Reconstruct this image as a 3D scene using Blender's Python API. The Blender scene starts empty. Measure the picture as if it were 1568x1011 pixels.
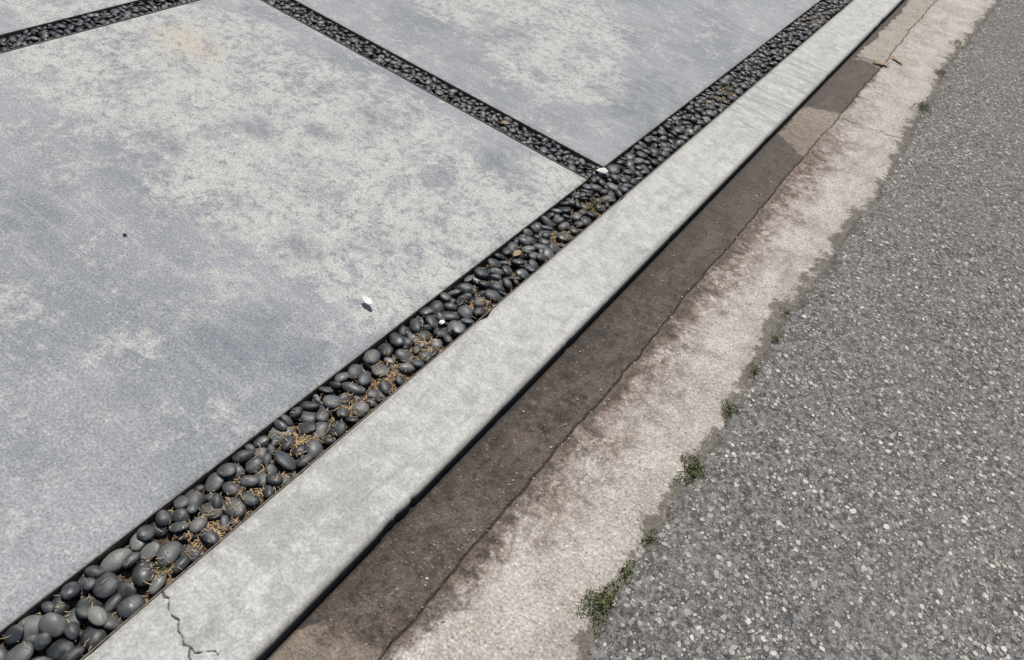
import bpy, bmesh, math, numpy as np
from mathutils import Vector, Matrix
rs=np.random.RandomState(7)
scene=bpy.context.scene

# ---------------------------------------------------------------- numpy noise
TAB=rs.rand(256,256)
def vn(x,y,s=0):
    x=np.asarray(x,float)+s*17.31; y=np.asarray(y,float)+s*9.77
    xi=np.floor(x).astype(int); yi=np.floor(y).astype(int)
    fx=x-xi; fy=y-yi; fx=fx*fx*(3-2*fx); fy=fy*fy*(3-2*fy)
    g=lambda a,b:TAB[a%256,b%256]
    return (g(xi,yi)*(1-fx)+g(xi+1,yi)*fx)*(1-fy)+(g(xi,yi+1)*(1-fx)+g(xi+1,yi+1)*fx)*fy
def fbm(x,y,s=0,o=4,r=.5):
    t=0;a=1;w=0
    for i in range(o):
        t=t+a*vn(x*2**i,y*2**i,s+i*3); w+=a; a*=r
    return t/w*2-1
def sst(a,b,x):
    t=np.clip((x-a)/(b-a),0,1); return t*t*(3-2*t)

# ---------------------------------------------------------------- mesh helpers
def mesh_np(name,V,F,mat,attrs=None,smooth=True):
    V=np.asarray(V,np.float32); F=np.asarray(F,np.int32); k=F.shape[1]
    me=bpy.data.meshes.new(name)
    me.vertices.add(len(V)); me.vertices.foreach_set('co',V.ravel())
    me.loops.add(F.size); me.loops.foreach_set('vertex_index',F.ravel())
    me.polygons.add(len(F)); me.polygons.foreach_set('loop_start',np.arange(0,F.size,k,dtype=np.int32))
    me.polygons.foreach_set('loop_total',np.full(len(F),k,np.int32))
    me.polygons.foreach_set('use_smooth',np.full(len(F),smooth,bool))
    me.update(calc_edges=True)
    if attrs:
        for a,v in attrs.items():
            at=me.attributes.new(a,'FLOAT','POINT'); at.data.foreach_set('value',np.asarray(v,np.float32).ravel())
    me.materials.append(mat)
    ob=bpy.data.objects.new(name,me); scene.collection.objects.link(ob); return ob
def gridF(nx,ny):
    i,j=np.meshgrid(np.arange(nx-1),np.arange(ny-1),indexing='ij')
    a=(i*ny+j).ravel(); return np.stack([a,a+ny,a+ny+1,a+1],1)
def graded(segs):
    out=[segs[0][0]]
    for a,b,st in segs:
        n=max(1,int(round((b-a)/st))); out+=list(a+(b-a)*np.arange(1,n+1)/n)
    return np.array(out)

# ---------------------------------------------------------------- node helper
class N:
    def __init__(s,name):
        s.m=bpy.data.materials.new(name); s.m.use_nodes=True; s.t=s.m.node_tree
        s.b=s.t.nodes['Principled BSDF']; s.tc=s.t.nodes.new('ShaderNodeTexCoord')
        s.P=s.tc.outputs['Object']
    def link(s,v,i):
        if isinstance(v,bpy.types.NodeSocket): s.t.links.new(v,i)
        elif v is not None:
            if i.type=='RGBA' and isinstance(v,(tuple,list)) and len(v)==3: v=(*v,1)
            i.default_value=v
    def new(s,t): return s.t.nodes.new('ShaderNode'+t)
    def M(s,op,a,b=None,c=None,clamp=False):
        n=s.new('Math'); n.operation=op; n.use_clamp=clamp
        for i,v in enumerate((a,b,c)):
            if v is not None: s.link(v,n.inputs[i])
        return n.outputs[0]
    def mix(s,f,a,b,mode='MIX'):
        n=s.new('Mix'); n.data_type='RGBA'; n.blend_type=mode; n.clamp_factor=True
        s.link(f,n.inputs[0]); s.link(a,n.inputs[6]); s.link(b,n.inputs[7]); return n.outputs[2]
    def noise(s,sc,d=4,r=.55,dist=0,vec=None,off=None,stretch=None,rot=0,col=False):
        n=s.new('TexNoise'); n.inputs['Scale'].default_value=sc; n.inputs['Detail'].default_value=d
        n.inputs['Roughness'].default_value=r; n.inputs['Distortion'].default_value=dist
        v=vec or s.P
        if off or stretch or rot:
            mp=s.new('Mapping'); s.t.links.new(v,mp.inputs['Vector'])
            mp.inputs['Location'].default_value=off or (0,0,0); mp.inputs['Scale'].default_value=stretch or (1,1,1)
            mp.inputs['Rotation'].default_value=(0,0,rot); v=mp.outputs[0]
        s.t.links.new(v,n.inputs['Vector']); return n.outputs[1 if col else 0]
    def vor(s,sc,feat='F1',rnd=1,vec=None):
        n=s.new('TexVoronoi'); n.feature=feat; n.inputs['Scale'].default_value=sc; n.inputs['Randomness'].default_value=rnd
        s.t.links.new(vec or s.P,n.inputs['Vector']); return n
    def ss(s,a,b,x,lo=0,hi=1,lin=False):
        n=s.new('MapRange'); n.interpolation_type='LINEAR' if lin else 'SMOOTHSTEP'
        n.inputs['From Min'].default_value=a; n.inputs['From Max'].default_value=b
        n.inputs['To Min'].default_value=lo; n.inputs['To Max'].default_value=hi
        s.link(x,n.inputs['Value']); return n.outputs[0]
    def sep(s,v=None):
        n=s.new('SeparateXYZ'); s.t.links.new(v or s.P,n.inputs[0]); return n.outputs
    def attr(s,a):
        n=s.new('Attribute'); n.attribute_name=a; return n.outputs['Fac']
    def ramp(s,x,st,const=False):
        n=s.new('ValToRGB'); s.t.links.new(x,n.inputs[0]); e=n.color_ramp.elements
        n.color_ramp.interpolation='CONSTANT' if const else 'LINEAR'
        while len(e)<len(st): e.new(.5)
        for el,(p,c) in zip(e,st): el.position=p; el.color=(*c,1)
        return n.outputs[0]
    def bump(s,h,dist,st=1,nrm=None):
        n=s.new('Bump'); n.inputs['Distance'].default_value=dist; s.link(st,n.inputs['Strength'])
        s.t.links.new(h,n.inputs['Height'])
        if nrm: s.t.links.new(nrm,n.inputs['Normal'])
        return n.outputs[0]
    def gray(s,v):
        n=s.new('CombineColor'); [s.link(v,n.inputs[i]) for i in range(3)]; return n.outputs[0]
    def out(s,col,rough,nrm=None,spec=.4):
        s.link(col,s.b.inputs['Base Color']); s.link(rough,s.b.inputs['Roughness'])
        s.link(spec,s.b.inputs['Specular IOR Level'])
        if nrm: s.t.links.new(nrm,s.b.inputs['Normal'])
        return s.m
def blob(m,x,y,cx,cy,rx,ry):
    dx=m.M('MULTIPLY',m.M('SUBTRACT',x,cx),1/rx); dy=m.M('MULTIPLY',m.M('SUBTRACT',y,cy),1/ry)
    return m.M('SUBTRACT',1.,m.M('MULTIPLY_ADD',dx,dx,m.M('MULTIPLY',dy,dy)),clamp=True)

# ---------------------------------------------------------------- materials
def mat_slab():
    m=N('stained_concrete'); x,y,z=m.sep()
    n2=m.noise(6.5,8,.8,.25); n3=m.noise(30,5,.8,.1); g=m.noise(150,2,.75)
    B=[(-1.65,1.65,.85,.65),(-1.15,1.6,.45,.55),(-2.4,1.65,.75,.6),(-.95,1.75,.3,.7),(-1.45,3.0,.45,.35),(-3.6,1.9,.8,.8),(-2.0,3.4,.8,.6)]
    s=None
    for b in B:
        q=blob(m,x,y,*b); s=q if s is None else m.M('MAXIMUM',s,q)
    zone=m.ss(0,.6,s)
    v=m.M('MULTIPLY_ADD',n2,.85,m.M('MULTIPLY',n3,.5)); v=m.M('MULTIPLY_ADD',zone,.115,v)
    cm=m.ss(.66,.87,v,0,1)
    blue=m.mix(m.ss(.35,.65,m.noise(2.2,3,.6,off=(4,1,0))),(.205,.215,.226),(.27,.277,.283))
    c=m.mix(cm,blue,(.40,.395,.365))
    c=m.mix(m.M('MULTIPLY',m.ss(.54,.66,m.noise(19,6,.82,.2,off=(7,3,0))),m.M('MULTIPLY_ADD',zone,.42,.2)),c,(.49,.485,.455))
    c=m.mix(m.M('MULTIPLY',m.ss(.48,.36,n3),m.M('MULTIPLY_ADD',zone,.4,.22)),c,(.16,.168,.176))
    D=[(-1.87,1.58,.18,.13),(-1.66,2.0,.2,.13),(-1.3,1.24,.15,.1),(-1.25,1.85,.14,.11),(-1.72,1.75,.15,.1),(-1.15,2.12,.16,.12),(-1.15,.85,.3,.24),(-2.0,1.3,.2,.12),(-1.05,3.1,.3,.6),(-1.9,.75,.25,.25),(-.98,.95,.16,.16),(-1.8,3.0,.25,.25),(-1.5,1.5,.15,.1)]
    d=None
    for b in D:
        q=blob(m,x,y,*b); d=q if d is None else m.M('MAXIMUM',d,q)
    dk=m.ss(.64,.94,m.M('MULTIPLY_ADD',d,.28,m.M('MULTIPLY_ADD',m.noise(13,6,.8,off=(2,7,0)),.72,m.M('MULTIPLY',n3,.34))),0,.85)
    c=m.mix(dk,c,(.15,.162,.18))
    yt=m.M('MULTIPLY',blob(m,x,y,-2.5,1.79,.22,.13),m.ss(.35,.65,n3))
    c=m.mix(m.M('MULTIPLY',yt,.5),c,(.44,.33,.19))
    st=m.noise(3,5,.7,.4,stretch=(1,9,1),rot=.5)
    c=m.mix(m.ss(.5,.68,st,0,.32),c,(.38,.385,.382))
    c=m.mix(1,c,m.gray(m.ss(.25,.75,g,.58,1.42,True)),'MULTIPLY')
    vc=m.vor(150); w=m.M('MULTIPLY',m.ss(.8,.9,vc.outputs['Color']),m.ss(.5,.25,vc.outputs['Distance']))
    c=m.mix(m.M('MULTIPLY',w,.4),c,(.58,.59,.59))
    return m.out(c,.88,m.bump(g,.0025,.6),.12)
def mat_curb():
    m=N('curb_concrete'); x,y,z=m.sep()
    n1=m.noise(4,6,.7,.3); n2=m.noise(20,6,.8,.2); g=m.noise(150,2,.7)
    c=m.mix(m.ss(.35,.65,n1),(.35,.35,.33),(.42,.415,.39))
    c=m.mix(m.ss(.44,.64,n2,0,.7),c,(.50,.495,.47))
    c=m.mix(m.ss(.50,.37,n2,0,.6),c,(.28,.275,.255))
    wr=m.ss(.49,.53,m.M('MULTIPLY_ADD',m.noise(13,5,.7,.5,off=(3,3,0)),.8,m.M('MULTIPLY',blob(m,x,y,-.62,.6,.2,.4),.14)))
    c=m.mix(m.M('MULTIPLY',wr,m.ss(1.5,.3,y,0.1,.6)),c,(.27,.265,.25))
    sm=m.ss(.54,.7,m.noise(5,5,.6,.8,stretch=(3,.8,1),rot=.5))
    c=m.mix(m.M('MULTIPLY',sm,.5),c,(.25,.248,.24))
    bs=m.ss(.4,.62,m.noise(14,4,.7,.1,stretch=(.5,5,1),off=(3,1,0)),0,.28); c=m.mix(bs,c,(.29,.287,.27))
    eg=m.M('MULTIPLY',m.ss(-.506,-.488,x),m.ss(.3,.6,n2,.5,1))
    c=m.mix(m.M('MULTIPLY',eg,.75),c,(.13,.115,.095))
    el=m.M('MULTIPLY',m.ss(-.706,-.726,x),m.ss(.4,.6,n2,.2,1)); c=m.mix(m.M('MULTIPLY',el,.6),c,(.17,.15,.12))
    t1=m.ss(.50,.62,m.noise(4,4,.65,.2,stretch=(.8,5,1),rot=.7,off=(1,4,0)))
    ty=m.M('MULTIPLY',t1,m.M('MULTIPLY',m.ss(0,.4,blob(m,x,y,-.6,3.9,.3,.8)),m.ss(.38,.55,n2)))
    c=m.mix(m.M('MULTIPLY',ty,.6),c,(.18,.18,.18))
    c=m.mix(1,c,m.gray(m.ss(.25,.75,g,.74,1.26,True)),'MULTIPLY')
    vd=m.vor(75); p=m.M('MULTIPLY',m.ss(.88,.92,vd.outputs['Color']),m.ss(.18,.08,vd.outputs['Distance']))
    c=m.mix(m.M('MULTIPLY',p,.6),c,(.1,.1,.095))
    cr=m.ss(.0022,.0006,m.attr('crack')); c=m.mix(m.M('MULTIPLY',cr,.8),c,(.05,.045,.04))
    zz=m.ss(-.005,-.014,z); c=m.mix(m.M('MULTIPLY',zz,.92),c,(.035,.03,.025))  # curb face below the edge coloured near-black, painting in its shade
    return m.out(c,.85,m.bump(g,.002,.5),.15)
def mat_gutter():
    m=N('gutter_concrete'); x,y,z=m.sep(); dd=m.attr('dd'); ed=m.attr('ed')
    n1=m.noise(7,5,.62,.4); n2=m.noise(30,5,.78,.3); g=m.noise(160,2,.75)
    v=m.vor(110)
    c=m.mix(m.ss(.35,.65,n1),(.32,.285,.25),(.425,.39,.35))
    c=m.mix(m.ss(.45,.7,n2,0,.6),c,(.49,.455,.415))
    c=m.mix(m.M('MULTIPLY',m.ss(.5,.3,v.outputs['Distance']),.5),c,m.ramp(m.M('FRACT',m.M('MULTIPLY',v.outputs['Color'],7.3)),[(0,(.14,.12,.10)),(.25,(.32,.28,.24)),(.6,(.46,.43,.38)),(1,(.64,.61,.57))]))
    tr=m.ss(.52,.66,m.noise(4,6,.72,.8,stretch=(2.2,.8,1),off=(9,2,0))); c=m.mix(m.M('MULTIPLY',tr,.45),c,(.24,.205,.17))
    se=m.ss(.45,1.3,y,.03,.12)
    q=m.M('DIVIDE',m.M('MULTIPLY_ADD',m.M('SUBTRACT',n1,.5),.26,dd),se)
    q=m.M('MULTIPLY_ADD',m.M('SUBTRACT',n2,.5),2.0,q)
    stn=m.M('MULTIPLY',m.ss(1.9,-.1,q),m.ss(4.4,3.3,y,.2,1))
    sc=m.mix(m.ss(.35,.65,n2),(.055,.036,.028),(.20,.14,.112))
    c=m.mix(m.M('MULTIPLY',stn,.9),c,sc)
    ca=m.M('MULTIPLY',m.ss(.53,.64,m.noise(24,6,.8,.4,off=(1,2,0))),m.M('MULTIPLY',m.ss(.0,.04,dd),m.ss(.24,.08,dd)))
    c=m.mix(m.M('MULTIPLY',ca,.75),c,(.51,.475,.43))
    wob=m.M('MULTIPLY_ADD',m.M('SUBTRACT',n1,.5),.16,m.M('MULTIPLY',m.M('SUBTRACT',n2,.5),.07))
    yw=m.M('MULTIPLY_ADD',wob,2.,y); xs=m.M('MULTIPLY_ADD',wob,.6,x); x4=m.M('ADD',x,.4)
    patch=m.M('MULTIPLY',m.M('MULTIPLY',m.ss(3.37,3.40,m.M('MULTIPLY_ADD',x4,.6,yw)),m.ss(3.88,3.84,m.M('MULTIPLY_ADD',x4,-.8,yw))),m.ss(-.482,-.47,xs))
    farp=m.M('MULTIPLY',m.ss(4.75,4.80,yw),m.ss(-.45,-.435,xs))
    dry0=m.ss(.46,.43,m.M('MULTIPLY_ADD',x4,-.4,yw))
    wet=m.M('MULTIPLY',m.ss(.006,-.002,dd),m.M('SUBTRACT',1.,m.M('MAXIMUM',m.M('MAXIMUM',patch,farp),dry0),clamp=True))
    mid=m.M('MULTIPLY',m.ss(.03,.0,m.M('MULTIPLY_ADD',wob,.6,dd)),m.M('MULTIPLY',m.ss(3.95,4.1,yw),m.ss(4.9,4.7,yw)))
    near=m.M('MULTIPLY',m.ss(.06,.01,m.M('MULTIPLY_ADD',wob,1.3,dd)),m.M('MULTIPLY',m.ss(3.2,2.4,y,0,.75),m.M('SUBTRACT',1.,dry0,clamp=True)))
    wet=m.M('MAXIMUM',wet,m.M('MAXIMUM',mid,near))
    wc=m.mix(m.ss(.32,.65,n2),(.034,.027,.022),(.11,.088,.07))
    wc=m.mix(m.ss(.42,.66,n1,0,.65),wc,(.045,.04,.036))
    wc=m.mix(m.M('MULTIPLY',m.ss(.46,.62,m.noise(9,5,.75,.4,stretch=(1.6,.6,1),off=(6,6,0))),.4),wc,(.15,.125,.10))
    wc=m.mix(m.ss(-.10,-.16,dd,0,.5),wc,(.03,.027,.024))
    wc=m.mix(m.M('MULTIPLY',m.ss(.4,.25,v.outputs['Distance']),m.ss(.7,.85,v.outputs['Color'],0,.5)),wc,(.24,.2,.17))
    wc=m.mix(m.ss(1.2,3.2,y,0,.45),wc,(.115,.10,.088))
    c=m.mix(m.M('MULTIPLY',wet,.95),c,wc)
    drk=m.M('MULTIPLY',m.M('SUBTRACT',1.,wet),m.ss(.02,0.,dd)); c=m.mix(m.M('MULTIPLY',drk,.4),c,(.25,.215,.17))
    c=m.mix(m.M('MULTIPLY',m.ss(-.468,-.480,x),.85),c,(.022,.019,.016))  # shadow line at the curb base, painted into the gutter colour
    gv=m.M('ABSOLUTE',dd); c=m.mix(m.M('MULTIPLY',m.ss(.005,.001,gv),m.ss(.35,.6,n2,.3,.95)),c,(.022,.018,.015))
    hc=m.M('ABSOLUTE',m.M('MULTIPLY_ADD',m.M('SUBTRACT',n1,.5),.12,m.M('SUBTRACT',y,m.M('MULTIPLY_ADD',x,.22,3.93))))
    c=m.mix(m.M('MULTIPLY',m.ss(.006,.002,hc),m.ss(-.31,-.29,x,0,.8)),c,(.06,.05,.04))
    e2=m.M('MULTIPLY_ADD',m.M('SUBTRACT',m.noise(11,6,.8,.3,off=(5,0,0)),.5),.24,ed)
    e2=m.M('MULTIPLY_ADD',blob(m,x,y,0,2.5,3,1.0),.018,e2)
    gm=m.ss(-.024,-.004,e2); c=m.mix(m.M('MULTIPLY',gm,m.ss(.3,.6,n2,.5,.95)),c,(.07,.061,.048))
    gm2=m.M('MULTIPLY',m.ss(-.10,-.02,e2),m.ss(.4,.6,n2)); c=m.mix(m.M('MULTIPLY',gm2,.45),c,(.19,.17,.14))
    c=m.mix(1,c,m.gray(m.ss(.25,.75,g,.6,1.4,True)),'MULTIPLY')
    vd=m.vor(70); p=m.M('MULTIPLY',m.ss(.82,.88,vd.outputs['Color']),m.ss(.22,.1,vd.outputs['Distance']))
    c=m.mix(m.M('MULTIPLY',p,.6),c,(.08,.06,.045))
    gl=m.M('MULTIPLY',wet,m.ss(2.4,.9,y))
    film=m.ss(.55,.66,m.noise(26,5,.85,.2,off=(3,9,0)))       # small spots still holding a film of water
    gf=m.M('MULTIPLY',gl,film)
    rg=m.M('SUBTRACT',m.M('SUBTRACT',.85,m.M('MULTIPLY',gl,.22)),m.M('MULTIPLY',gf,.36),clamp=True)
    h=m.M('MULTIPLY_ADD',v.outputs['Distance'],-.6,g)
    return m.out(c,rg,m.bump(h,.0045,m.M('SUBTRACT',.9,m.M('MULTIPLY',gf,.25))),m.M('MULTIPLY_ADD',gf,.22,.12))
def mat_asphalt():
    m=N('worn_asphalt'); x,y,z=m.sep(); ed=m.attr('ed')
    nz=m.noise(80,2,.6,col=True)
    sc=m.new('VectorMath'); sc.operation='MULTIPLY_ADD'; sc.inputs[1].default_value=(.013,.013,.013)
    m.t.links.new(nz,sc.inputs[0]); m.t.links.new(m.P,sc.inputs[2]); W=sc.outputs[0]
    n1=m.noise(2.5,4,.6); n2=m.noise(62,4,.8)
    c=m.mix(m.ss(.40,.60,n2),(.055,.052,.049),(.215,.203,.187))
    hs=None
    for s,th,amt in((125,.60,.85),(66,.54,.95)):
        v=m.vor(s,vec=W); col=m.new('SeparateColor'); m.t.links.new(v.outputs['Color'],col.inputs[0])
        r=m.ss(0,1,col.outputs[1],.2,th+.08,True)
        k=m.ss(.0,.07,m.M('SUBTRACT',r,v.outputs['Distance']))
        k=m.M('MULTIPLY',k,m.ss(.30,.34,col.outputs[2]))
        cc=m.ramp(col.outputs[0],[(0,(.075,.075,.077)),(.25,(.165,.162,.16)),(.5,(.25,.24,.225)),(.72,(.35,.33,.285)),(.9,(.46,.43,.375)),(1,(.60,.57,.50))])
        c=m.mix(m.M('MULTIPLY',k,amt),c,cc)
        hs=m.M('MULTIPLY',k,.5) if hs is None else m.M('MAXIMUM',hs,k)
    c=m.mix(m.ss(.35,.65,n1,0,.15),c,(.25,.24,.22))
    e2=m.M('MULTIPLY_ADD',m.M('SUBTRACT',m.noise(14,5,.75,.3),.5),.14,ed)
    c=m.mix(m.M('MULTIPLY',m.ss(.04,.0,e2),.7),c,(.085,.077,.06))
    return m.out(c,.88,m.bump(m.M('MULTIPLY_ADD',n2,.9,hs),.008,1.),.2)
def mat_soil():
    m=N('bed_soil'); n=m.noise(80,4,.7); c=m.mix(m.ss(.3,.7,n),(.03,.023,.017),(.13,.095,.062))
    return m.out(c,.95,m.bump(n,.005,.8),.2)
def mat_pebble():
    m=N('black_beach_pebble'); r=m.attr('rnd'); n=m.noise(45,5,.7)
    c=m.ramp(r,[(0,(.018,.020,.021)),(.35,(.033,.036,.038)),(.65,(.052,.055,.057)),(.87,(.08,.082,.081)),(1,(.15,.147,.133))])
    c=m.mix(m.ss(.46,.74,n,0,.5),c,(.155,.152,.14))
    return m.out(c,m.ss(.3,.7,n,.38,.62),m.bump(n,.0018,.5),.42)
def simple(name,a,b,sc=60,rough=.8,spec=.3,bd=.001):
    m=N(name); n=m.noise(sc,4,.65); r=m.attr('rnd')
    c=m.mix(m.ss(.3,.7,n),a,b); c=m.mix(1,c,m.gray(m.ss(0,1,r,.5,1.5,True)),'MULTIPLY')
    return m.out(c,rough,m.bump(n,bd,.5),spec)
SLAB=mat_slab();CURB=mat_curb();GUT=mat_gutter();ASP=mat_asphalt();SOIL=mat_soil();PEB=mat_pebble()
EDGE=simple('edging_steel',(.07,.06,.05),(.17,.145,.115),90,.7,.3)
STRAW=simple('dry_straw',(.25,.165,.085),(.44,.32,.18),60,.8)
WEED=simple('weed_leaf',(.07,.085,.028),(.16,.17,.065),120,.7)
GRIT=simple('grit_stone',(.25,.2,.16),(.5,.45,.4),90,.8)
DARKS=simple('dark_stone',(.03,.028,.025),(.08,.07,.06),90,.7)
WHITE=simple('white_stone',(.5,.48,.44),(.75,.74,.7),90,.7)
LEAF=simple('dead_leaf',(.16,.11,.06),(.35,.26,.16),90,.7)
DIRT=simple('bare_earth',(.12,.10,.08),(.2,.17,.13),3,.95)

# ---------------------------------------------------------------- layout (metres)
SX0,SX1=-.885,-.728
CX=-.485
TY0,TY1=2.302,2.432
RX0,RX1=-2.905,-2.785
def slab(name,x0,x1,y0,y1,st=.03):
    def ax(a,b):
        n=max(3,int((b-a)/st)) if b-a<8 else 40
        t=np.linspace(a,b,n+1); return np.concatenate([[a,a,a+.002],[a+.006],t[1:-1],[b-.006],[b-.002,b,b]])
    xs=ax(x0,x1); ys=ax(y0,y1); X,Y=np.meshgrid(xs,ys,indexing='ij'); nx,ny=X.shape
    Z=.0012*fbm(X*3,Y*3,1,3)
    e=np.minimum(np.minimum(X-x0,x1-X),np.minimum(Y-y0,y1-Y))
    Z=Z-.003*(1-sst(0,.006,e))
    Z[0,:]=-.09;Z[-1,:]=-.09;Z[:,0]=-.09;Z[:,-1]=-.09
    mesh_np(name,np.stack([X,Y,Z],-1).reshape(-1,3),gridF(nx,ny),SLAB)
slab('concrete_slab',RX1,SX0,-3.2,TY0); slab('concrete_slab',RX1,SX0,TY1,7.9)
slab('concrete_slab',-4.8,RX0,-3.2,TY0); slab('concrete_slab',-4.8,RX0,TY1,7.9)
slab('concrete_slab',-40,-4.87,-40,60); slab('concrete_slab',-4.8,SX0,8.0,60); slab('concrete_slab',-4.8,SX0,-40,-3.3)

# kerb strip
ys=graded([(-40,-.5,1.5),(-.5,.2,.01),(.2,.33,.0015),(.33,8,.01),(8,60,1.5)])
ang=np.linspace(0,math.pi/2,7)
mid=np.arange(-.7175,CX-.0105,.0018)
px=np.concatenate([[-.727,-.727,-.724,-.720],mid,CX-.008+.008*np.sin(ang),[CX+.001,CX+.003]])
pz=np.concatenate([[-.09,-.003,-.0005,.0],np.zeros(len(mid)),-.008+.008*np.cos(ang),[-.034,-.07]])
X,Y=np.meshgrid(px,ys,indexing='ij'); Z=np.repeat(pz[:,None],len(ys),1)
chipR=sst(.3,.75,fbm(Y*9,Y*0+3,5,4,.65)); chipR=np.maximum(chipR,np.exp(-((Y-.80)/.008)**2)*.8)
kR=sst(CX-.016,CX-.002,X); X=X-kR*chipR*.007; Z=Z-kR*chipR*.004*(pz[:,None]>-.05)
chipL=np.exp(-((Y-1.42)/.02)**2)+.5*sst(.3,.8,fbm(Y*11,Y*0,8,4,.6)); kL=sst(-.70,-.724,X)*(pz[:,None]>-.05)
X=X+kL*chipL*.007; Z=Z-kL*chipL*.004
Z=Z+.0012*fbm(X*8,Y*4,2,3)*(pz[:,None]>-.05)+.0015
pl=np.array([(-.735,.305),(-.715,.296),(-.705,.300),(-.69,.286),(-.67,.281),(-.655,.284),(-.64,.270),(-.625,.268),(-.61,.259),(-.598,.264),(-.58,.262),(-.57,.274),(-.555,.288),(-.545,.286)])
D=np.full(X.shape,9.)
for segp in [pl,np.array([(-.598,.264),(-.585,.25),(-.56,.245),(-.53,.23),(-.485,.222)])]:
    for a,b in zip(segp[:-1],segp[1:]):
        ab=b-a; t=np.clip(((X-a[0])*ab[0]+(Y-a[1])*ab[1])/(ab@ab),0,1)
        D=np.minimum(D,np.hypot(X-a[0]-t*ab[0],Y-a[1]-t*ab[1]))
D=np.maximum(D+.0022*fbm(X*120,Y*120,4,3),0)
Z=Z-.005*sst(.002,.0003,D)*(pz[:,None]>-.05)
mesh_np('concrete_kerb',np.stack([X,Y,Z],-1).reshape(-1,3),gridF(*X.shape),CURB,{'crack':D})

# asphalt edge line
EP=np.array([(.02,-40),(.03,0.),(.04,.6),(.035,.75),(.01,.83),(.01,.94),(.01,1.07),(.01,1.3),(.02,1.44),(.01,1.61),(.01,1.77),(.0,1.99),(-.02,2.18),(.02,2.34),(.02,2.68),(.02,2.94),(.05,3.2),(.03,3.77),(.01,4.22),(.02,4.73),(-.01,5.28),(.02,5.87),(.05,6.86),(.02,60)])
def E(y): return np.interp(y,EP[:,1],EP[:,0])+.020*fbm(y*7,y*0+1,11,4,.65)+.010*fbm(y*40,y*0,12,3,.6)
def Dl(y): return -.303+.012*fbm(y*2.2,y*0,21,3,.5)+.008*fbm(y*22,y*0,22,4,.7)
ys=graded([(-40,-.5,1.5),(-.5,8,.01),(8,60,1.5)])
xs=graded([(CX-.01,-.33,.005),(-.33,-.27,.002),(-.27,.12,.005)])
X,Y=np.meshgrid(xs,ys,indexing='ij'); dd=X-Dl(Y); ed=X-E(Y)
Z=-.033+.015*sst(-.48,.0,X)+.0015*fbm(X*7,Y*3,3,4)+.0009*fbm(X*60,Y*60,4,2)
Z=Z-.005*np.exp(-(dd/.003)**2)+.003*sst(-.002,.006,dd)
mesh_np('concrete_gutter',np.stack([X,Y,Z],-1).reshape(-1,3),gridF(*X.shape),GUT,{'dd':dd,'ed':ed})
ys=graded([(-40,-.5,1.5),(-.5,8,.008),(8,60,1.5)])
off=np.concatenate([[-.012,-.006,-.002],np.arange(0.,.1,.006),np.linspace(.1,1.6,40),[2.5,5,12,40]])
X,Y=np.meshgrid(off,ys,indexing='ij'); o=X.copy(); X=o+E(Y)+np.where(o<.1,.006*fbm(o*90,Y*90,14,3),0)
Z=-.009-.02*(1-sst(-.012,.022,o))+.003*fbm(X*45,Y*45,15,3)*sst(.0,.02,o)+.003*fbm(X*2,Y*2,16,2)
mesh_np('asphalt_road',np.stack([X,Y,Z],-1).reshape(-1,3),gridF(*X.shape),ASP,{'ed':o})
g=400.; mesh_np('ground',[(-g,-g,-.16),(g,-g,-.16),(g,g,-.16),(-g,g,-.16)],[(0,1,2,3)],DIRT,{'rnd':[.5]*4})

# ---------------------------------------------------------------- edging
def boxes(name,L,mat):
    V=[];F=[]
    for (x0,x1,y0,y1,z0,z1) in L:
        b=len(V); V+=[(x,y,z) for z in(z0,z1) for x,y in((x0,y0),(x1,y0),(x1,y1),(x0,y1))]
        F+=[tuple(b+i for i in f) for f in((0,3,2,1),(4,5,6,7),(0,1,5,4),(1,2,6,5),(2,3,7,6),(3,0,4,7))]
    return mesh_np(name,V,F,mat,{'rnd':[.5]*len(V)},False)
t=.0035; zt=.001
boxes('steel_edging',[(SX0+.0005,SX0+t,-3.2,TY0-.004,-.07,zt),(SX0+.0005,SX0+t,TY1+.004,7.9,-.07,zt),(SX1-t,SX1-.0005,-3.2,7.9,-.07,zt-.002),
 (RX1,SX0+t,TY0+.0005,TY0+t,-.07,zt+.0004),(RX1,SX0+t,TY1-t,TY1-.0005,-.07,zt+.0004),
 (RX0+.0005,RX0+t,-3.2,TY0,-.07,zt),(RX1-t,RX1-.0005,-3.2,TY0,-.07,zt),(RX0+.0005,RX0+t,TY1,7.9,-.07,zt),(RX1-t,RX1-.0005,TY1,7.9,-.07,zt)],EDGE)

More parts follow.
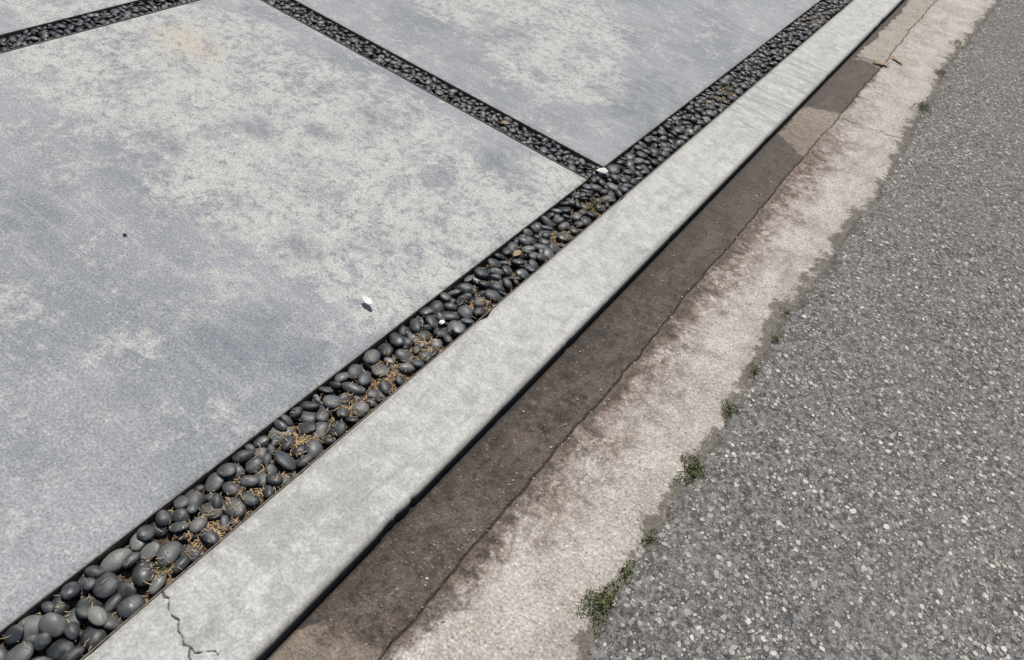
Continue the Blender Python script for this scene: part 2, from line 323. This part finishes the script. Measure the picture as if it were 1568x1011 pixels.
# ---------------------------------------------------------------- pebble beds
def ico(s):
    bm=bmesh.new(); bmesh.ops.create_icosphere(bm,subdivisions=s,radius=1); bm.verts.ensure_lookup_table()
    V=np.array([v.co[:] for v in bm.verts]); F=np.array([[v.index for v in f.verts] for f in bm.faces]); bm.free(); return V,F
ICO3=ico(3); ICO2=ico(2)
PV=[];PF=[];PR=[];PO=[0]
CL=[(-.763,.562,.08),(-.80,.74,.05),(-.772,1.049,.08),(-.763,1.19,.05),(-.771,.898,.05),(-.761,1.455,.05),(-.751,1.942,.05),(-.793,4.991,.2),(-.805,3.52,.15),(-.755,.325,.03),(-.76,2.17,.05),(-.76,.44,.04)]
def bed(x0,x1,y0,y1,amin,amax,tilt,seed,passes):
    r=np.random.RandomState(seed); dx=.003
    nx=int((x1-x0)/dx)+1; ny=int((y1-y0)/dx)+1
    gx=x0+dx*np.arange(nx); gy=y0+dx*np.arange(ny); X,Y=np.meshgrid(gx,gy,indexing='ij')
    H=-.029+.005*fbm(X*25,Y*25,seed,3)
    for cx,cy,cr in CL:
        H=H+.021*np.exp(-(((X-cx)/.038)**2+((Y-cy)/cr)**2))*(.7+.5*fbm(X*30,Y*30,seed+1,2))
    H=np.minimum(H,-.008)
    st=3; mesh_np('bed_soil',np.stack([X,Y,H+.0],-1)[::st,::st].reshape(-1,3),gridF(*X[::st,::st].shape),SOIL)
    area=(x1-x0)*(y1-y0); cnt=0
    for pa,(k0,k1,lim,fails,ncand) in enumerate(passes):
        fail=0; c2=0
        while fail<fails and c2<area*4000:
            a=amin+(amax-amin)*(k0+(k1-k0)*r.rand()); b=a*(.56+.38*r.rand()); c=a*(.26+.22*r.rand())
            tz=r.rand()*math.pi*2; tl=tilt*(r.rand()**1.3)*(1 if r.rand()<.7 else 2.); td=r.rand()*math.pi*2
            R=np.array(Matrix.Rotation(tl,3,Vector((math.cos(td),math.sin(td),0)))@Matrix.Rotation(tz,3,'Z'))
            S=R@np.diag([a*a,b*b,c*c])@R.T; Q=np.linalg.inv(S); ex,ey,ez=np.sqrt(np.diag(S))
            kx=int(ex*.93/dx);ky=int(ey/dx)
            if nx<=2*kx+2 or ny<=2*ky+2: fail+=.2; continue
            ii,jj=np.meshgrid(np.arange(-kx,kx+1),np.arange(-ky,ky+1),indexing='ij'); du=ii*dx;dv=jj*dx
            bq=Q[0,2]*du+Q[1,2]*dv; cq=Q[0,0]*du*du+2*Q[0,1]*du*dv+Q[1,1]*dv*dv-1
            disc=bq*bq-Q[2,2]*cq; ok=disc>0; sq=np.sqrt(np.where(ok,disc,0))
            lo=np.where(ok,(-bq-sq)/Q[2,2],9.); hi=np.where(ok,(-bq+sq)/Q[2,2],-9.)
            best=None
            for _ in range(ncand):
                u=r.rand(); ci=kx+1 if u<.22 else (nx-kx-2 if u<.34 else r.randint(kx+1,nx-kx-1)); cj=r.randint(ky+1,ny-ky-1)
                h=(H[ci-kx:ci+kx+1,cj-ky:cj+ky+1]-lo).max()
                if best is None or h<best[0]: best=(h,ci,cj)
            h,ci,cj=best
            if h+ez*.95>lim: fail+=1; continue
            if c2%3==0: fail=max(0,fail-1)
            h-=.0022
            sl=(slice(ci-kx,ci+kx+1),slice(cj-ky,cj+ky+1)); H[sl]=np.maximum(H[sl],h+hi)
            cxp,cyp=gx[ci],gy[cj]; near=(cyp<2.0 and x0>-1)
            V,F=ICO3 if near else ICO2
            k=r.randn(3,3)*.07; p=V*(1+(V@k*V).sum(1)[:,None]+.045*np.sin(3*V@r.randn(3)+r.rand()*6)[:,None])
            p=(p*[a,b,c])@R.T+[cxp,cyp,h]
            PV.append(p);PF.append(F+PO[0]);PO[0]+=len(V);PR.append(np.full(len(V),r.rand())); cnt+=1; c2+=1
    return gx,gy,H,cnt,(float(H.mean()),float(np.percentile(H,20)))
b1=bed(SX0+.004,SX1-.004,-.6,7.9,.0155,.033,.45,31,[(.48,1,.005,120,28),(.12,.6,.008,100,30),(-.2,.12,.002,60,28)])
b2=bed(RX1-.02,SX0+.004,TY0+.004,TY1-.004,.013,.027,.8,32,[(.4,1,.003,90,20),(.0,.5,.006,100,26),(-.2,.1,.003,60,30)])
b3=bed(RX0+.004,RX1-.004,-.4,6.0,.013,.027,.8,33,[(.4,1,.003,90,20),(.0,.5,.006,100,26),(-.2,.1,.003,60,30)])
print('pebbles',b1[3:],b2[3:],b3[3:])
pb=mesh_np('black_pebbles',np.vstack(PV),np.vstack(PF),PEB,{'rnd':np.concatenate(PR)})
def hAt(bd,x,y):
    gx,gy,H=bd[:3]; i=int(np.clip(round((x-gx[0])/.003),0,len(gx)-1)); j=int(np.clip(round((y-gy[0])/.003),0,len(gy)-1)); return H[i,j]

# ---------------------------------------------------------------- straw litter
V=[];F=[];RN=[]
def blade(x,y,z,L,w,ang,pitch,r):
    n=4; cur=r.randn()*.5; rn=r.rand(); a=ang; X_,Y_,Z_=x,y,z; b=len(V)
    for i in range(n+1):
        ww=w*(1-.8*abs(i/n-.4)); nx_,ny_=-math.sin(a),math.cos(a)
        V.append((X_-nx_*ww,Y_-ny_*ww,Z_)); V.append((X_+nx_*ww,Y_+ny_*ww,Z_+.0003)); RN.extend([rn,rn])
        X_+=math.cos(a)*L/n; Y_+=math.sin(a)*L/n; Z_+=math.sin(pitch)*L/n; a+=cur/n*1.5
        if i<n: k=b+2*i; F.append((k,k+1,k+3,k+2))
r=np.random.RandomState(5)
for cx,cy,cr in CL:
    for _ in range(int(240+2200*cr)):
        x=cx+r.randn()*.03; y=cy+r.randn()*cr*.6
        if not SX0+.01<x<SX1-.01: continue
        h=hAt(b1,x,y)
        if h>-.006 and r.rand()<.85: continue
        blade(x,y,h+.001+.003*r.rand(),.005+.012*r.rand(),.0005+.0006*r.rand(),r.rand()*6.28,r.randn()*.2,r)
for _ in range(4500):
    x=r.uniform(SX0+.01,SX1-.01); y=r.uniform(-.2,5.5); h=hAt(b1,x,y)
    if h<-.009: blade(x,y,h+.001+.002*r.rand(),.004+.010*r.rand(),.0005+.0005*r.rand(),r.rand()*6.28,r.randn()*.1,r)
for _ in range(350):
    x=r.uniform(SX0+.01,SX1-.01); y=r.uniform(-.2,7.5); blade(x,y,hAt(b1,x,y)+.002,.006+.016*r.rand(),.0005+.0004*r.rand(),r.rand()*6.28,r.randn()*.15,r)
for _ in range(110):
    x=r.uniform(RX1,SX0); y=r.uniform(TY0+.01,TY1-.01); blade(x,y,hAt(b2,x,y)+.002,.006+.018*r.rand(),.0005+.0004*r.rand(),r.rand()*6.28,r.randn()*.15,r)
mesh_np('straw_litter',V,F,STRAW,{'rnd':RN})

# ---------------------------------------------------------------- weeds
def weed(x,y,z,rad,n,seed,name='weed_tuft'):
    r=np.random.RandomState(seed); V=[];F=[];R=[]
    for _ in range(n):
        a=r.rand()*6.28; q=rad*r.rand()**.7*(1+.4*math.sin(3*a+seed)+.25*math.sin(5*a)); h=.003+.4*rad*r.rand()*max(.1,1-.7*q/rad)
        c=np.array([x+q*math.cos(a)*.8,y+q*math.sin(a)*1.25,z+h]); l=.0018+.003*r.rand(); d=r.randn(3); d/=np.linalg.norm(d); e=np.cross(d,r.randn(3)); e/=np.linalg.norm(e)
        b=len(V); V+=[tuple(c-d*l),tuple(c+e*l*.45),tuple(c+d*l),tuple(c-e*l*.45)]; F.append((b,b+1,b+2,b+3)); R+=[r.rand()]*4
    mesh_np(name,V,F,WEED,{'rnd':R},False)
for i,(x,y,rad,n) in enumerate([(.015,4.4,.065,600),(-.02,5.66,.055,280),(-.01,5.02,.05,280),(.012,1.634,.03,300),(.012,1.361,.044,850),(.015,1.1,.02,140),(.012,.986,.022,210),(.0,.875,.044,900),(.0,2.187,.025,120),(.015,2.035,.024,120),(.010,1.844,.026,140)]):
    weed(x,y,-.013,rad,n,i+3)
weed(-.764,.335,-.006,.018,120,31); weed(-.775,2.165,-.001,.028,260,33); weed(-.80,3.55,.0,.05,160,35)

# ---------------------------------------------------------------- grit crumbs
IC1=ico(1)
def crumbs(name,pts,mat,seed,flat=.6):
    r=np.random.RandomState(seed); V=[];F=[];R=[];o=0
    for x,y,z,s in pts:
        p=IC1[0]*(1+.25*r.randn(len(IC1[0]),1))*[s,s*(.6+.4*r.rand()),s*flat]; a=r.rand()*6.28
        p=p@np.array([[math.cos(a),-math.sin(a),0],[math.sin(a),math.cos(a),0],[0,0,1]]).T+[x,y,z+s*flat*.5]
        V.append(p);F.append(IC1[1]+o);o+=len(p);R.append(np.full(len(p),r.rand()))
    mesh_np(name,np.vstack(V),np.vstack(F),mat,{'rnd':np.concatenate(R)},False)
def gz(x):
    t=min(max((x+.48)/.48,0),1); return -.033+.015*t*t*(3-2*t)+.001
pts=[]
for _ in range(1500):
    x=-.29+.09*r.randn(); y=r.uniform(.3,6.5)
    if -.48<x<.0: pts.append((x,y,gz(x)+(.002 if x>-.3 else 0),.0008+.0034*r.rand()**3))
for _ in range(700):
    y=r.uniform(.3,6.5); x=.01-abs(r.randn())*.05
    if x>-.3: pts.append((x,y,gz(x)+.002,.0008+.0026*r.rand()**2))
crumbs('grit',pts,GRIT,3)
pts=[(r.uniform(SX0,SX0-1.8),r.uniform(.1,6),0,.0008+.0014*r.rand()**2) for _ in range(120)]
pts+=[(xx,r.uniform(.3,6),gz(xx)+.001,.001+.002*r.rand()**2) for xx in r.uniform(-.47,.0,260)]
crumbs('grit',pts,DARKS,4)

# ---------------------------------------------------------------- small loose things
crumbs('small_dark_stone',[(-1.68,.91,.001,.006)],DARKS,8)
crumbs('white_stone_chip',[(-.866,2.383,.009,.028)],WHITE,9,.3)
crumbs('white_stone_chip',[(-.80,1.30,-.002,.010)],WHITE,10)
def leaf(name,x,y,z,L,W,ang,curl,mat,seed):
    n,k=9,5; V=[];r=np.random.RandomState(seed)
    for i in range(n):
        u=i/(n-1)*2-1; w=W*max(.04,(1-u*u))**.6*(1+.15*r.randn())
        for j in range(k):
            v=j/(k-1)*2-1; X_=u*L; Y_=v*w; Z_=curl*(u*u*L*.5+v*v*w*.7)+.001*r.randn()
            V.append((x+X_*math.cos(ang)-Y_*math.sin(ang),y+X_*math.sin(ang)+Y_*math.cos(ang),z+Z_+.003))
    ob=mesh_np(name,V,gridF(n,k),mat,{'rnd':[.5]*len(V)}); md=ob.modifiers.new('t','SOLIDIFY'); md.thickness=.0008
leaf('curled_leaf',-.998,1.2,.012,.022,.010,-.15,.6,WHITE,1)
leaf('dry_leaf',-.31,4.80,-.022,.05,.02,.2,.3,LEAF,2)
leaf('dry_leaf',-.25,4.95,-.02,.05,.014,-.6,.3,LEAF,3)
leaf('dry_leaf',-1.32,2.36,.002,.018,.009,.6,.5,LEAF,4)
leaf('dry_leaf',-.82,1.72,.002,.02,.01,1.6,.5,LEAF,5)

# ---------------------------------------------------------------- light, sky, camera
sd=Vector((-.22,.36,.9)).normalized()
L=bpy.data.lights.new('sun','SUN'); L.energy=4.9; L.angle=math.radians(.5); L.color=(1,.955,.90)
so=bpy.data.objects.new('sun',L); scene.collection.objects.link(so); so.rotation_mode='QUATERNION'; so.rotation_quaternion=sd.to_track_quat('Z','Y')
wd=bpy.data.worlds.new('World'); scene.world=wd; wd.use_nodes=True; nt=wd.node_tree
sk=nt.nodes.new('ShaderNodeTexSky'); sk.sky_type='NISHITA'; sk.sun_disc=False; sk.sun_elevation=math.asin(sd.z); sk.sun_rotation=math.atan2(sd.x,sd.y)
bg=nt.nodes['Background']; bg.inputs['Strength'].default_value=.078; nt.links.new(sk.outputs[0],bg.inputs['Color'])
scene.view_settings.view_transform='Standard'; scene.view_settings.look='None'; scene.view_settings.exposure=0
cd=bpy.data.cameras.new('camera'); cam=bpy.data.objects.new('camera',cd); scene.collection.objects.link(cam); scene.camera=cam
back=Vector((.288,-.649,.705)).normalized(); rt=Vector((.8056,.562,.188)); rt=(rt-back*rt.dot(back)).normalized(); up=back.cross(rt)
M=Matrix((rt,up,back)).transposed().to_4x4(); M.translation=Vector((0,0,1.55)); cam.matrix_world=M
cd.sensor_width=36; cd.lens=1132/1568*36; cd.clip_end=1000; cd.clip_start=.02
